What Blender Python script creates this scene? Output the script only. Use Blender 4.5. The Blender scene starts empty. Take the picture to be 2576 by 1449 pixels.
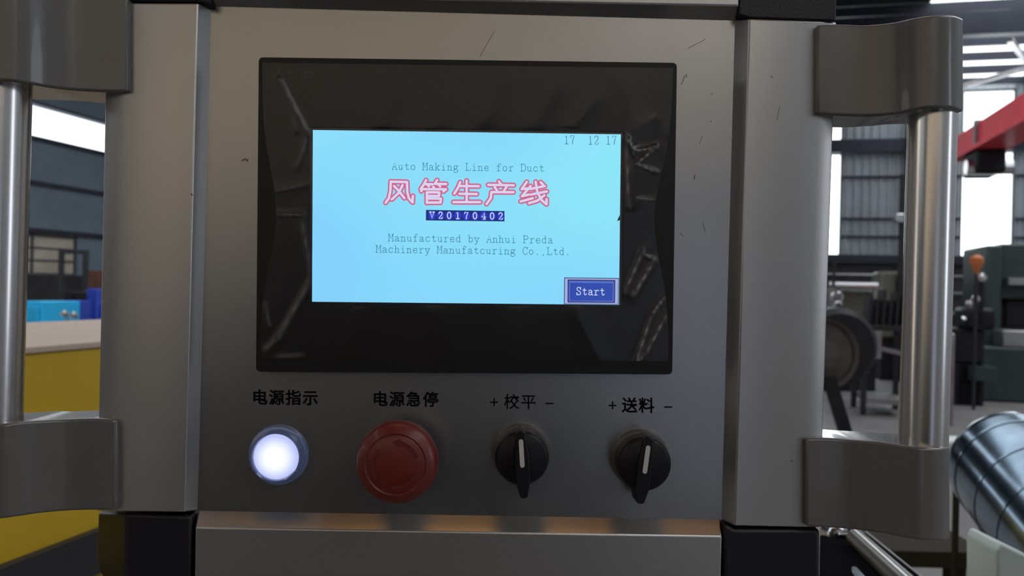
import bpy, bmesh, math, random
from mathutils import Vector, Matrix
random.seed(7)
SC = bpy.context.scene
COL = SC.collection
PI = math.pi

# ------------------------------------------------------------------ camera
W, H, F = 2576, 1449, 2100.0
CAM = Vector((0.0, -0.42, 1.40))
ROLL = math.radians(1.3)
RX = Vector((math.cos(ROLL), 0, math.sin(ROLL)))
UP = Vector((-math.sin(ROLL), 0, math.cos(ROLL)))
FW = Vector((0, 1, 0))
cd = bpy.data.cameras.new('camera')
cam = bpy.data.objects.new('camera', cd)
COL.objects.link(cam)
cam.matrix_world = Matrix(((RX.x, UP.x, -FW.x, CAM.x), (RX.y, UP.y, -FW.y, CAM.y), (RX.z, UP.z, -FW.z, CAM.z), (0, 0, 0, 1)))
cd.sensor_width = 36.0
cd.lens = F / W * 36.0
cd.clip_start = 0.01
cd.clip_end = 200
cd.dof.use_dof = True
cd.dof.focus_distance = 0.413
cd.dof.aperture_fstop = 15.0
SC.camera = cam
SC.view_settings.view_transform = 'Standard'
SC.view_settings.look = 'None'
SC.view_settings.exposure = 0.0
SC.view_settings.gamma = 1.0
SC.view_settings.use_curve_mapping = False
SC.cycles.use_denoising = True
SC.cycles.max_bounces = 8
SC.cycles.transparent_max_bounces = 12
SC.cycles.sample_clamp_indirect = 4.0
SC.cycles.caustics_reflective = False
SC.cycles.caustics_refractive = False

# ------------------------------------------------------------------ world
wd = bpy.data.worlds.new('daylight')
SC.world = wd
wd.use_nodes = True
wd.node_tree.nodes['Background'].inputs[0].default_value = (0.93, 0.97, 1.0, 1)
wd.node_tree.nodes['Background'].inputs[1].default_value = 3.0

# hall axes: AX runs down the hall, LX across it, camera above the hall origin
HA = math.radians(13.7)
AX = Vector((math.sin(HA), math.cos(HA), 0))
LX = Vector((math.cos(HA), -math.sin(HA), 0))
O0 = Vector((CAM.x, CAM.y, 0))
def HW(u, v, z): return O0 + AX * u + LX * v + Vector((0, 0, z))
def ray(px, py): return FW + RX * ((px - W / 2) / F) + UP * ((H / 2 - py) / F)
def P(px, py, Y): return CAM + ray(px, py) * (Y - CAM.y)
def QU(px, py, u):
    d = ray(px, py); t = u / d.dot(AX); return u, d.dot(LX) * t, CAM.z + d.z * t
def QV(px, py, v):
    d = ray(px, py); t = v / d.dot(LX); return d.dot(AX) * t, v, CAM.z + d.z * t
HD, VL, VR, VB, ROOF = 30.0, -15.6, 11.0, -14.0, 8.4

def area(name, u, v, z, su, sv, facing, power, color, spread=180):
    l = bpy.data.lights.new(name, 'AREA'); l.shape = 'RECTANGLE'; l.size = su; l.size_y = sv
    l.energy = power; l.color = color; l.spread = math.radians(spread)
    o = bpy.data.objects.new(name, l); COL.objects.link(o)
    n = Vector(facing).normalized()
    nw = (AX * n.x + LX * n.y + Vector((0, 0, n.z))).normalized()
    o.location = HW(u, v, z)
    o.rotation_euler = nw.to_track_quat('-Z', 'Z').to_euler()
    return o
DAY = (0.90, 0.95, 1.0); WARM = (1.0, 0.80, 0.52)
# daylight coming in by the skylight strips and the windows of the hall
area('skylight_daylight', 12, 7.05, 8.375, 34, 4.4, (0, 0, -1), 1000, DAY)
area('skylight_daylight', 2, -7.0, 8.375, 30, 1.6, (0, 0, -1), 900, DAY)
area('window_daylight', 29.6, 8.5, 4.5, 1.6, 3.4, (-1, 0, 0), 120, DAY)
area('window_daylight', 29.6, 3.2, 4.5, 1.6, 3.4, (-1, 0, 0), 120, DAY)
area('clerestory_daylight', 8, VL + .4, 5.3, 40, .7, (0, 1, 0), 350, DAY)
# added unseen fill lights: rear, both sides, warm overhead and low right
area('rear_fill_light', -13.2, 1.0, 5.7, 20.0, 5.0, (1, 0, 0), 175, (1.0, .79, .52))  # added warm light that grades the plate's reflection from top to bottom
area('right_fill_light', -2.0, 10.8, 2.8, 4.0, 1.8, (0, -1, 0), 80, (0.78, 0.86, 1.0))  # added for bluish tube edges and film streaks; this wall has no opening
area('left_fill_light', -4.0, -15.2, 3.2, 8.0, 2.4, (0, 1, 0), 105, (1.0, .91, .80))  # added to lighten the column chamfers; the wall is closed here
area('overhead_fill_light', -.2, -.1, 6.5, 1.6, 1.6, (0, 0, -1), 14, (1.0, .48, .13))  # added unseen warm light that tints the bottom rail's bevel
area('low_right_fill_light', -5.0, 2.7, 1.0, 1.6, 2.0, (1, -.4, 0), 4, (0.62, 0.72, 1.0))  # added bluish light for the plate's lower right; no gate is built

# ------------------------------------------------------------------ materials
def mat(name, col, rough=.5, metal=0., noise=0., nscale=8., bump=0., bscale=200., coat=0., spec=.5, emit=None, estr=1.):
    m = bpy.data.materials.new(name); m.use_nodes = True
    nt = m.node_tree; b = nt.nodes['Principled BSDF']
    b.inputs['Base Color'].default_value = (*col, 1)
    b.inputs['Roughness'].default_value = rough
    b.inputs['Metallic'].default_value = metal
    b.inputs['Coat Weight'].default_value = coat
    b.inputs['Specular IOR Level'].default_value = spec
    if emit:
        b.inputs['Emission Color'].default_value = (*emit, 1); b.inputs['Emission Strength'].default_value = estr
    if noise or bump:
        tc = nt.nodes.new('ShaderNodeTexCoord')
    if noise:
        n = nt.nodes.new('ShaderNodeTexNoise'); n.inputs['Scale'].default_value = nscale; n.inputs['Detail'].default_value = 6
        nt.links.new(tc.outputs['Object'], n.inputs['Vector'])
        r = nt.nodes.new('ShaderNodeValToRGB')
        r.color_ramp.elements[0].position = .3; r.color_ramp.elements[1].position = .7
        r.color_ramp.elements[0].color = (*[c * (1 - noise) for c in col], 1)
        r.color_ramp.elements[1].color = (*[min(1, c * (1 + noise)) for c in col], 1)
        nt.links.new(n.outputs['Fac'], r.inputs['Fac']); nt.links.new(r.outputs['Color'], b.inputs['Base Color'])
    if bump:
        n = nt.nodes.new('ShaderNodeTexNoise'); n.inputs['Scale'].default_value = bscale; n.inputs['Detail'].default_value = 3
        nt.links.new(tc.outputs['Object'], n.inputs['Vector'])
        bp = nt.nodes.new('ShaderNodeBump'); bp.inputs['Strength'].default_value = bump; bp.inputs['Distance'].default_value = .001
        nt.links.new(n.outputs['Fac'], bp.inputs['Height']); nt.links.new(bp.outputs['Normal'], b.inputs['Normal'])
    return m
M = {}
M['plate'] = mat('satin_aluminium_plate', (.35, .345, .34), .27, .90, .04, 14, .05, 2600)
M['profile'] = mat('anodised_profile', (.42, .405, .39), .33, .78, .03, 10, .04, 2600)
M['cap'] = mat('black_cap_plastic', (.013, .012, .015), .34, 0, .1, 30, .15, 900, spec=.3)
M["grey_plastic"] = mat("grey_bracket_plastic", (.125, .115, .108), .26, 0, .05, 30, .06, 160, coat=.2)
M['tube'] = mat('brushed_tube_metal', (.60, .57, .55), .24, .95, .04, 20)
M['bezel'] = mat('black_terminal_plastic', (.007, .006, .007), .4, 0, spec=.3)
M['border'] = mat('screen_border_plastic', (.05, .055, .07), .35, 0)
M['ink'] = mat('black_label_ink', (.004, .004, .005), .6, 0, spec=.05)
M['scuff'] = mat('scuff_dirt', (.14, .12, .10), .6, .3)
M['logo'] = mat('grey_logo_print', (.045, .045, .05), .6, 0)
M['red_plastic'] = mat('red_button_plastic', (.135, .010, .006), .42, 0, .05, 60, coat=.1)
M['red_dark'] = mat('dark_red_groove', (.11, .008, .006), .5, 0)
M['black_knob'] = mat('black_knob_plastic', (.006, .005, .007), .4, 0, spec=.3)
M['matte_black'] = mat('matte_black_sheet', (.006, .006, .007), .8, 0, spec=0.)
M['bench_brown'] = mat('dark_brown_bench', (.022, .018, .010), .7, 0, spec=.1)
M['white_mark'] = mat('white_pointer_paint', (.55, .53, .50), .5, 0)
M['collar'] = mat('grey_collar', (.12, .11, .10), .35, .2)
M['chrome'] = mat('chrome', (.62, .62, .64), .15, 1.)
M['dark'] = mat('dark_machine_paint', (.010, .010, .012), .5, 0, .3, 4, spec=.25)
M['steel'] = mat('dull_steel', (.30, .30, .31), .35, .8, .15, 5)
M['darksteel'] = mat('dark_steel', (.022, .022, .026), .5, .3, .3, 5)
M['yellow'] = mat('yellow_machine_paint', (.48, .31, .010), .35, 0, .04, 6)
M['cream'] = mat('cream_machine_paint', (.42, .33, .26), .5, 0, .04, 6)
M['blue'] = mat('bright_blue_paint', (.01, .50, .95), .4, 0, .1, 5)
M['deepblue'] = mat('deep_blue_paint', (.01, .05, .45), .4, 0, .1, 5)
M['green'] = mat('dark_green_machine_paint', (.018, .036, .035), .45, 0, .2, 4)
M['beige'] = mat('beige_machine_paint', (.11, .11, .085), .5, 0, .15, 4)
M['red_crane'] = mat('red_crane_paint', (.85, .07, .10), .45, 0, .12, 3)
M['orange'] = mat('orange_plastic', (.55, .16, .05), .5, 0)
M['clad'] = mat('grey_cladding', (.42, .46, .50), .5, .1, .12, 1.5)
M['clad_blue'] = mat('blue_grey_cladding', (.24, .31, .38), .5, .1, .1, 1.0)
M['brick'] = mat('dark_lower_wall', (.055, .05, .055), .8, 0, .35, 1.4)
M['beam'] = mat('dark_blue_beam', (.03, .035, .055), .5, .2, .1, 2)
M['roof'] = mat('dark_roof_sheet', (.045, .05, .055), .6, .1, .2, 1)
M['floor'] = mat('concrete_floor', (.14, .132, .13), .7, 0, .35, .9, .3, 30)
M['roller'] = mat('worn_roller_steel', (.16, .15, .13), .3, .8, .2, 20)
M['galv'] = mat('galvanised_sheet', (.26, .35, .44), .17, 1., .35, 9)
M['frosted'] = mat('white_plastic_sheet', (.45, .52, .50), .4, 0)
M['rust'] = mat('rust_brown', (.16, .07, .045), .7, 0, .3, 4)
M['window_frame'] = mat('painted_window_frame', (.10, .10, .11), .5, 0)
M['khaki'] = mat('pale_blind', (.75, .66, .55), .6, 0, .15, 1.5)
M['wheel'] = mat('grey_wheel_disc', (.055, .047, .042), .5, .3, .3, 6)

def glass(name, tint=(1, 1, 1), gl=.08, rough=.02):
    m = bpy.data.materials.new(name); m.use_nodes = True; nt = m.node_tree; nt.nodes.clear()
    o = nt.nodes.new('ShaderNodeOutputMaterial'); t = nt.nodes.new('ShaderNodeBsdfTransparent'); g = nt.nodes.new('ShaderNodeBsdfGlossy')
    t.inputs[0].default_value = (*tint, 1); g.inputs['Roughness'].default_value = rough
    x = nt.nodes.new('ShaderNodeMixShader'); x.inputs[0].default_value = gl
    nt.links.new(t.outputs[0], x.inputs[1]); nt.links.new(g.outputs[0], x.inputs[2]); nt.links.new(x.outputs[0], o.inputs[0])
    return m
M['glass'] = glass('window_glass')
def film_mat():
    m = bpy.data.materials.new('clear_protective_film'); m.use_nodes = True; nt = m.node_tree; nt.nodes.clear()
    N = nt.nodes.new
    o = N('ShaderNodeOutputMaterial'); t = N('ShaderNodeBsdfTransparent'); g = N('ShaderNodeBsdfGlossy'); d = N('ShaderNodeBsdfDiffuse')
    g.inputs['Roughness'].default_value = .16; g.inputs['Color'].default_value = (.9, .9, .95, 1)
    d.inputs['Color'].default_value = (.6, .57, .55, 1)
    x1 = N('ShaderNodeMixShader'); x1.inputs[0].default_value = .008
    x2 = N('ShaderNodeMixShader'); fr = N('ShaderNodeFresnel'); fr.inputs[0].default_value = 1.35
    at = N('ShaderNodeAttribute'); at.attribute_name = 'crease_glint'   # highlights painted into the film colour along the folds
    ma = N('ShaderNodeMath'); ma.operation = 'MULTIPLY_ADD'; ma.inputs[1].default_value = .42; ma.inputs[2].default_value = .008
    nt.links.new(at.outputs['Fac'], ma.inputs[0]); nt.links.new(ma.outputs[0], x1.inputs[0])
    nt.links.new(t.outputs[0], x1.inputs[1]); nt.links.new(d.outputs[0], x1.inputs[2])
    nt.links.new(fr.outputs[0], x2.inputs[0]); nt.links.new(x1.outputs[0], x2.inputs[1]); nt.links.new(g.outputs[0], x2.inputs[2])
    nt.links.new(x2.outputs[0], o.inputs[0])
    return m
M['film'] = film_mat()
def emis(name, col, s=1.):
    m = bpy.data.materials.new(name); m.use_nodes = True; nt = m.node_tree; nt.nodes.clear()
    o = nt.nodes.new('ShaderNodeOutputMaterial'); e = nt.nodes.new('ShaderNodeEmission')
    e.inputs[0].default_value = (*col, 1); e.inputs[1].default_value = s
    nt.links.new(e.outputs[0], o.inputs[0]); return m
def screen_mat():
    m = emis('backlit_screen', (.28, .78, .98)); nt = m.node_tree; e = [n for n in nt.nodes if n.type == 'EMISSION'][0]
    tc = nt.nodes.new('ShaderNodeTexCoord'); n = nt.nodes.new('ShaderNodeTexNoise'); n.inputs['Scale'].default_value = 9; n.inputs['Detail'].default_value = 0
    r = nt.nodes.new('ShaderNodeValToRGB')
    r.color_ramp.elements[0].position = .35; r.color_ramp.elements[1].position = .65
    r.color_ramp.elements[0].color = (.235, .66, 1.0, 1); r.color_ramp.elements[1].color = (.275, .80, .96, 1)
    nt.links.new(tc.outputs['Object'], n.inputs['Vector']); nt.links.new(n.outputs['Fac'], r.inputs[0]); nt.links.new(r.outputs[0], e.inputs[0])
    return m
M['screen'] = screen_mat()
M['e_text'] = emis('screen_text_blue', (.035, .20, .33))
M['e_date'] = emis('screen_date_blue', (.05, .17, .42))
M['e_pink'] = emis('screen_pink', (.64, .13, .26))
M['e_title'] = emis('screen_title_white', (.72, .66, .90))
M['e_navy'] = emis('screen_navy', (.012, .035, .17))
M['e_glow'] = emis('screen_glow_blue', (.03, .04, .58))
M['e_white'] = emis('screen_white', (.62, .74, .98))
M['e_btn'] = emis('screen_button_blue', (.035, .075, .42))
M['e_btn_hi'] = emis('screen_button_light', (.10, .18, .66))
M['e_btn_frame'] = emis('screen_button_frame', (.38, .43, .78))
M['e_btn_line'] = emis('screen_button_line', (.04, .05, .17))

# ------------------------------------------------------------------ mesh helpers
class MB:
    def __init__(s): s.v = []; s.f = []
    def add(s, vs, fs):
        k = len(s.v); s.v += [Vector(x) for x in vs]; s.f += [tuple(i + k for i in f) for f in fs]; return s
    def hexa(s, a, b):   # two quads (4 points each) joined as a solid
        return s.add(list(a) + list(b), [(0, 1, 2, 3), (7, 6, 5, 4), (0, 4, 5, 1), (1, 5, 6, 2), (2, 6, 7, 3), (3, 7, 4, 0)])
    def box(s, c, sz):
        x, y, z = c; a, b, d = [k / 2 for k in sz]
        return s.hexa([(x - a, y - b, z - d), (x + a, y - b, z - d), (x + a, y - b, z + d), (x - a, y - b, z + d)],
                      [(x - a, y + b, z - d), (x + a, y + b, z - d), (x + a, y + b, z + d), (x - a, y + b, z + d)])
    def hbox(s, u0, u1, v0, v1, z0, z1):
        return s.hexa([HW(u0, v0, z0), HW(u0, v1, z0), HW(u0, v1, z1), HW(u0, v0, z1)],
                      [HW(u1, v0, z0), HW(u1, v1, z0), HW(u1, v1, z1), HW(u1, v0, z1)])
    def loft(s, rings, closed=True, caps=True):
        n = len(rings[0]); k = len(s.v)
        for r in rings: s.v += [Vector(p) for p in r]
        for i in range(len(rings) - 1):
            for j in range(n if closed else n - 1):
                a = k + i * n + j; b = k + i * n + (j + 1) % n
                s.f.append((a, b, b + n, a + n))
        if caps:
            s.f.append(tuple(k + j for j in range(n))[::-1]); s.f.append(tuple(k + (len(rings) - 1) * n + j for j in range(n)))
        return s
    def prism(s, pts, d):
        d = Vector(d); return s.loft([pts, [Vector(p) + d for p in pts]])
    def cyl(s, p0, p1, r0, r1=None, n=24, caps=True):
        p0, p1 = Vector(p0), Vector(p1); r1 = r0 if r1 is None else r1
        z = (p1 - p0).normalized(); x = z.orthogonal().normalized(); y = z.cross(x)
        R = lambda p, r: [p + x * math.cos(2 * PI * i / n) * r + y * math.sin(2 * PI * i / n) * r for i in range(n)]
        return s.loft([R(p0, r0), R(p1, r1)], caps=caps)
    def lathe(s, c, axis, prof, n=48, cap=True):   # prof: (distance along axis, radius)
        c = Vector(c); z = Vector(axis).normalized(); x = z.orthogonal().normalized(); y = z.cross(x)
        rings = [[c + z * h + (x * math.cos(2 * PI * i / n) + y * math.sin(2 * PI * i / n)) * max(r, 1e-5) for i in range(n)] for h, r in prof]
        return s.loft(rings, caps=cap)
    def bar(s, p0, p1, w, h, upv=(0, 0, 1)):
        p0, p1 = Vector(p0), Vector(p1); d = (p1 - p0).normalized(); u = Vector(upv); a = d.cross(u)
        if a.length < 1e-4: a = d.cross(Vector((0, 1, 0)))
        a.normalize(); u = a.cross(d)
        q = lambda p: [p - a * w / 2 - u * h / 2, p + a * w / 2 - u * h / 2, p + a * w / 2 + u * h / 2, p - a * w / 2 + u * h / 2]
        return s.hexa(q(p0), q(p1))
    def build(s, name, m, parent=None, bevel=0, seg=2, smooth=False, angle=35):
        me = bpy.data.meshes.new(name)
        org = Vector((0, 0, 0))
        if parent is None and s.v:
            xs = [p.x for p in s.v]; ys = [p.y for p in s.v]; zs = [p.z for p in s.v]
            org = Vector(((min(xs) + max(xs)) / 2, (min(ys) + max(ys)) / 2, min(zs)))
        elif parent is not None:
            org = wloc(parent)
        me.from_pydata([tuple(p - org) for p in s.v], [], s.f)
        bm = bmesh.new(); bm.from_mesh(me); bmesh.ops.recalc_face_normals(bm, faces=bm.faces); bm.to_mesh(me); bm.free()
        me.materials.append(m)
        o = bpy.data.objects.new(name, me); COL.objects.link(o)
        if parent is not None: o.parent = parent
        else: o.location = org
        if bevel:
            md = o.modifiers.new('bevel', 'BEVEL'); md.width = bevel; md.segments = seg; md.limit_method = 'ANGLE'; md.angle_limit = math.radians(30)
        if smooth or bevel:
            for p in me.polygons: p.use_smooth = True
            me.set_sharp_from_angle(angle=math.radians(angle))
        return o
def wloc(o):
    p = Vector((0, 0, 0))
    while o is not None: p += o.location; o = o.parent
    return p
def tag(o, label=None, cat=None, group=None, kind=None):
    if label: o['label'] = label
    if cat: o['category'] = cat
    if group: o['group'] = group
    if kind: o['kind'] = kind
    return o
def empty(name, loc, label, cat, group=None):
    o = bpy.data.objects.new(name, None); COL.objects.link(o); o.location = loc; o.empty_display_size = .05
    return tag(o, label, cat, group)
def struct(mb, name, m, label=None, **k):
    return tag(mb.build(name, m, **k), label, None, None, 'structure')
def frontbox(mb, px0, py0, px1, py1, u, depth, floor=False):
    # a box square to the hall whose front face spans the two pixels at distance u
    _, v0, z1 = QU(px0, py0, u); _, v1, z0 = QU(px1, py1, u)
    mb.hbox(u, u + depth, v0, v1, 0 if floor else z0, z1); return mb

# ------------------------------------------------------------------ the hall
struct(MB().hbox(VB, HD, VL, VR, -.12, 0), 'floor', M['floor'], 'grey concrete workshop floor')
# roof sheets with two skylight strips left open between purlins
SKY = [(4.8, 9.3), (-7.8, -6.2)]
rb = MB()
for a, b in ((VL, -7.8), (-6.2, 4.8), (9.3, VR)): rb.hbox(VB, HD, a, b, ROOF, ROOF + .08)
roof = struct(rb, 'ceiling', M['roof'], 'dark sheet roof over steel purlins')
u = -13.0
while u < HD:
    p = MB().hbox(u, u + .12, VL, VR, ROOF - .26, ROOF - .03).build('purlin', M['beam'], roof); u += 1.5
for k, (a, b) in enumerate(SKY):
    q = MB().hbox(VB, HD, a, b, ROOF + .02, ROOF + .05).build('skylight_pane', M['glass'], roof)
for uu in (4., 12., 21.4):
    MB().hbox(uu, uu + .3, VL, VR, ROOF - .85, ROOF - .32).build('rafter', M['beam'], roof)
for (v0, v1) in ((6.8, 9.8), (9.8, 6.8)):
    MB().bar(HW(22.5, v0, 7.7), HW(28.8, v1, 7.9), .12, .12).build('roof_brace', M['steel'], roof)

# back wall: cladding around window columns
wins = [(-3.0, -1.4), (2.46, 4.06), (7.72, 9.30)]
zr = [(2.74, 6.2), (6.62, 8.2)]
vs = sorted([VL, VR] + [x for w in wins for x in w])
cb = MB()
def ribs(mb, v0, v1, z0, z1, u, step=.26):
    n = max(1, int((v1 - v0) / step)); pts = []
    for i in range(n):
        a = v0 + (v1 - v0) * i / n; w = (v1 - v0) / n
        for fr, du in ((0, 0), (.35, 0), (.5, -.05), (.85, -.05)): pts.append((a + w * fr, u + du))
    pts.append((v1, u))
    mb.loft([[HW(q[1], q[0], z0) for q in pts], [HW(q[1], q[0], z1) for q in pts]], closed=False, caps=False)
    mb.hbox(u + .02, u + .12, v0, v1, z0, z1)
for i in range(0, len(vs) - 1):
    a, b = vs[i], vs[i + 1]
    iswin = any(abs(a - w[0]) < 1e-6 for w in wins)
    if iswin: ribs(cb, a, b, 6.2, 6.62, HD); ribs(cb, a, b, 8.2, ROOF, HD)
    else: ribs(cb, a, b, 2.74, ROOF, HD)
wb = struct(cb, 'wall_back', M['clad'], 'grey ribbed metal end wall of the workshop')
MB().hbox(HD - .04, HD + .12, VL, VR, 0, 2.60).build('brick_base', M['brick'], wb)
MB().hbox(HD - .22, HD - .0, VL, VR, 2.50, 2.77).build('sill_beam', M['beam'], wb)
MB().hbox(HD - .30, HD - .06, VL, VR, 6.18, 6.62).build('wall_beam', M['beam'], wb)
for z in (3.35, 3.95, 5.35):
    for i in range(0, len(vs) - 1):
        if not any(abs(vs[i] - w[0]) < 1e-6 for w in wins):
            MB().hbox(HD - .12, HD - .04, vs[i], vs[i + 1], z, z + .07).build('girt', M['beam'], wb)
for z in (2.1, 1.55, .9): MB().cyl(HW(HD - .2, VL, z), HW(HD - .2, VR, z), .05, n=8).build('pipe', M['steel'], wb)
for v in (6.0, 6.45, .4):
    MB().hbox(HD - .5, HD - .1, v, v + .28, 0, ROOF).build('steel_column', M['beam'], wb)
k = 1
for w in wins:
    f = MB()
    for z0, z1 in zr:
        f.hbox(HD, HD + .1, w[0], w[0] + .05, z0, z1); f.hbox(HD, HD + .1, w[1] - .05, w[1], z0, z1)
        f.hbox(HD, HD + .1, w[0] + .05, w[1] - .05, z0, z0 + .05); f.hbox(HD, HD + .1, w[0] + .05, w[1] - .05, z1 - .05, z1)
    wo = struct(f, 'window_%d' % k, M['window_frame'], ['tall workshop window', 'narrow bright window beside the cabinet edge', 'tall bright window right of the handle tube'][k - 1])
    for z0, z1 in zr: MB().hbox(HD + .04, HD + .05, w[0] + .05, w[1] - .05, z0 + .05, z1 - .05).build('pane', M['glass'], wo)
    k += 1
# left wall with a clerestory strip and a gridded window below
lw = MB()
WT = .12
_, _, zc1 = QV(75, 262, VL); _, _, zc0 = QV(75, 340, VL)
u0w, _, zw1 = QV(65, 585, VL); u1w, _, _ = QV(195, 585, VL); _, _, zw0 = QV(65, 689, VL)
def lwall(a, b, z0, z1): lw.hexa([HW(a, VL - WT, z0), HW(b, VL - WT, z0), HW(b, VL - WT, z1), HW(a, VL - WT, z1)], [HW(a, VL, z0), HW(b, VL, z0), HW(b, VL, z1), HW(a, VL, z1)])
lwall(VB, HD, zc1, ROOF); lwall(VB, HD, zw1, zc0); lwall(u1w, HD, 0, zw1); lwall(VB, 6, 0, zw1); lwall(6, u1w, 0, zw0)
lo = struct(lw, 'wall_left', M['clad_blue'], 'blue grey sheet side wall seen through the left handle')
_, _, zl = QV(75, 464, VL)
for z, h in ((zl, .10), (zc0 - .1, .10), (zw1 + .0, .12), (zc1 + .02, .06)):
    MB().hbox(VB, HD, VL, VL + .10, z, z + h).build('girt', M['beam'], lo)
MB().hbox(VB, HD, VL, VL + .03, 0, zw0 - .01).build('lower_band', M['brick'], lo)
cw = struct(MB().hbox(VB, HD, VL - .09, VL - .08, zc0, zc1), 'window_4', M['glass'], 'long bright clerestory strip high on the side wall')
gw = MB(); zt = QV(65, 623, VL)[2]; zm = QV(65, 655, VL)[2]
for z in (zw0, zm, zt, zw1 - .06): gw.hbox(6, u1w, VL - .1, VL - .02, z, z + .04)
uu = u1w
while uu > 6: gw.hbox(uu - .05, uu, VL - .1, VL - .02, zw0, zw1); uu -= 1.35
g = struct(gw, 'window_5', M['window_frame'], 'gridded window with pale blinds low on the side wall')
uu = u1w
while uu > 7.4:
    for (z0, z1) in ((zt + .04, zw1 + .03), (zm + .04, zt), (zw0 + .04, zm)):
        MB().hbox(uu - 1.35, uu - .05, VL - .07, VL - .06, z0, z1).build('pane', M['khaki'], g)
    uu -= 1.35
# the two sides behind the camera and on its right
struct(MB().hbox(VB, HD, VR, VR + .12, 0, ROOF), 'wall_right', M['clad'], 'grey side wall')
rw = MB(); rw.hbox(VB - .12, VB, VL, VR, 0, ROOF)
struct(rw, 'wall_front', M['clad'], 'grey wall behind the viewer')

# ------------------------------------------------------------------ the operator cabinet
YF = -.008            # front face of the profiles; the plate lies at y = 0
cab = empty('control_cabinet', (0, .04, 0), 'satin aluminium operator cabinet with black corner caps and tubular side handles', 'control cabinet')
TL, TR_, BR, BL = (537, 26), (1847, 51), (1807, 1304), (500, 1283)
def pl(px, py, y=0.): return P(px, py, y)
# plate (with its printed lettering below)
plate = MB().hexa([pl(528, 12), pl(1856, 38), pl(1816, 1318), pl(490, 1296)], [pl(528, 12) + Vector((0, .002, 0)), pl(1856, 38) + Vector((0, .002, 0)), pl(1816, 1318) + Vector((0, .002, 0)), pl(490, 1296) + Vector((0, .002, 0))]).build('front_plate', M['plate'], cab)
# side profiles: outer chamfer, face, inner chamfer down to the plate
def profile(name, xs_top, ytop, xs_bot, ybot, ys, back=.05):
    rings = []
    for xs, yp in ((xs_top, ytop), (xs_bot, ybot)):
        r = [P(x, yy, d) for x, d, yy in zip(xs, ys, yp)]
        x0, x1 = r[0], r[-1]
        r = r + [Vector((x1.x, back, x1.z)), Vector((x0.x, back, x0.z))]
        rings.append(r)
    return MB().loft(rings).build(name, M['profile'], cab, bevel=.0006, seg=2)
profile('side_profile', [270, 323, 497, 531, 534], [8, 8, 9, 14, 20], [243, 292, 464, 497, 500], [1285, 1286, 1288, 1280, 1288], [-.003, YF, YF, .0, .001])
profile('side_profile', [1845, 1849, 1885, 2065, 2104], [51, 50, 48, 54, 56], [1812, 1815, 1848, 2020, 2062], [1308, 1308, 1323, 1326, 1327], [.001, .0, YF, YF, -.004])
# top and bottom rails
def rail(name, rows, back=.05):
    # rows: (left px, left py, right px, right py, depth)
    L = [P(a, b, d) for a, b, c, e, d in rows]; R = [P(c, e, d) for a, b, c, e, d in rows]
    L += [Vector((L[-1].x, back, L[-1].z)), Vector((L[0].x, back, L[0].z))]
    R += [Vector((R[-1].x, back, R[-1].z)), Vector((R[0].x, back, R[0].z))]
    return MB().loft([L, R]).build(name, M['profile'], cab, bevel=.0006, seg=2)
rail('top_rail', [(537, -230, 1860, -205, YF), (535, -12, 1858, 14, YF), (533, 16, 1852, 52, .0), (533, 20, 1852, 56, .001)])
rail('bottom_rail', [(500, 1281, 1810, 1303, .001), (500, 1285, 1812, 1307, .0), (492, 1327, 1816, 1350, YF), (486, 1660, 1808, 1680, YF)])
# body and floor post
a = P(300, 40, .05); b = P(2030, 1300, .05)
MB().box(((a.x + b.x) / 2, .085, (P(0, -150, .05).z + P(0, 1600, .05).z) / 2), (b.x - a.x, .07, P(0, -150, .05).z - P(0, 1600, .05).z)).build('housing', M['profile'], cab, bevel=.004)
zb = P(0, 1600, .05).z
MB().box((.0, .085, zb / 2), (.07, .05, zb)).build('support_post', M['profile'], cab, bevel=.003)
# black corner caps
def cap(pts_front, y0, y1, pts_side=None, bev=.004):
    f = [P(x, y, y0) for x, y in pts_front]
    return MB().prism(f, (0, y1 - y0, 0)).build('corner_cap', M['cap'], cab, bevel=bev, seg=3)
def cap_ring(y, xl, yl=None):
    a_, b2, c_ = P(xl, y - 3, .012), P(316 - y * .005 + 6, y, -.0072), P(482 - (y - 1292) * .02, y + 6, -.0072)
    return [a_, b2, c_, Vector((c_.x, .05, c_.z)), Vector((a_.x + .002, .05, a_.z))]
MB().loft([cap_ring(1292, 247), cap_ring(1400, 243), cap_ring(1440, 250), cap_ring(1470, 268), cap_ring(1640, 300)]).build('corner_cap', M['cap'], cab, bevel=.0015, seg=3, angle=25)
cap([(1819, 1316), (1850, 1330), (2064, 1331), (2062, 1640), (1823, 1640)], -.0072, .05, bev=.002)
cap([(1858, 38), (1886, 46), (2104, 53), (2108, -160), (1862, -160)], -.0076, .05, bev=.001)
cap([(160, 2), (500, 5), (530, 12), (536, -160), (160, -160)], -.0076, .05, bev=.001)

# side handles: S-shaped plastic bracket + tube + bracket
def bracket(stations, parent, back):
    # stations: (px, py_top, py_bottom, y_front); back: depth of the rear face at each
    rings = []
    for (x, t, b, y), yb in zip(stations, back):
        A = P(x, t, y); B = P(x, b, y)
        rings.append([A, B, Vector((B.x, yb, B.z)), Vector((A.x, yb, A.z))])
    return MB().loft(rings).build('grip_bracket', M['grey_plastic'], parent, bevel=.0022, seg=3, angle=50)
def sm(pts, n=22):   # smooth station list by Catmull-Rom
    out = []
    for i in range(len(pts) - 1):
        p0 = pts[max(i - 1, 0)]; p1 = pts[i]; p2 = pts[i + 1]; p3 = pts[min(i + 2, len(pts) - 1)]
        k = 5
        for j in range(k):
            t = j / k
            out.append([.5 * ((2 * b) + (c - a) * t + (2 * a - 5 * b + 4 * c - d) * t * t + (3 * b - a - 3 * c + d) * t ** 3) for a, b, c, d in zip(p0, p1, p2, p3)])
    out.append(list(pts[-1])); return out
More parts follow.
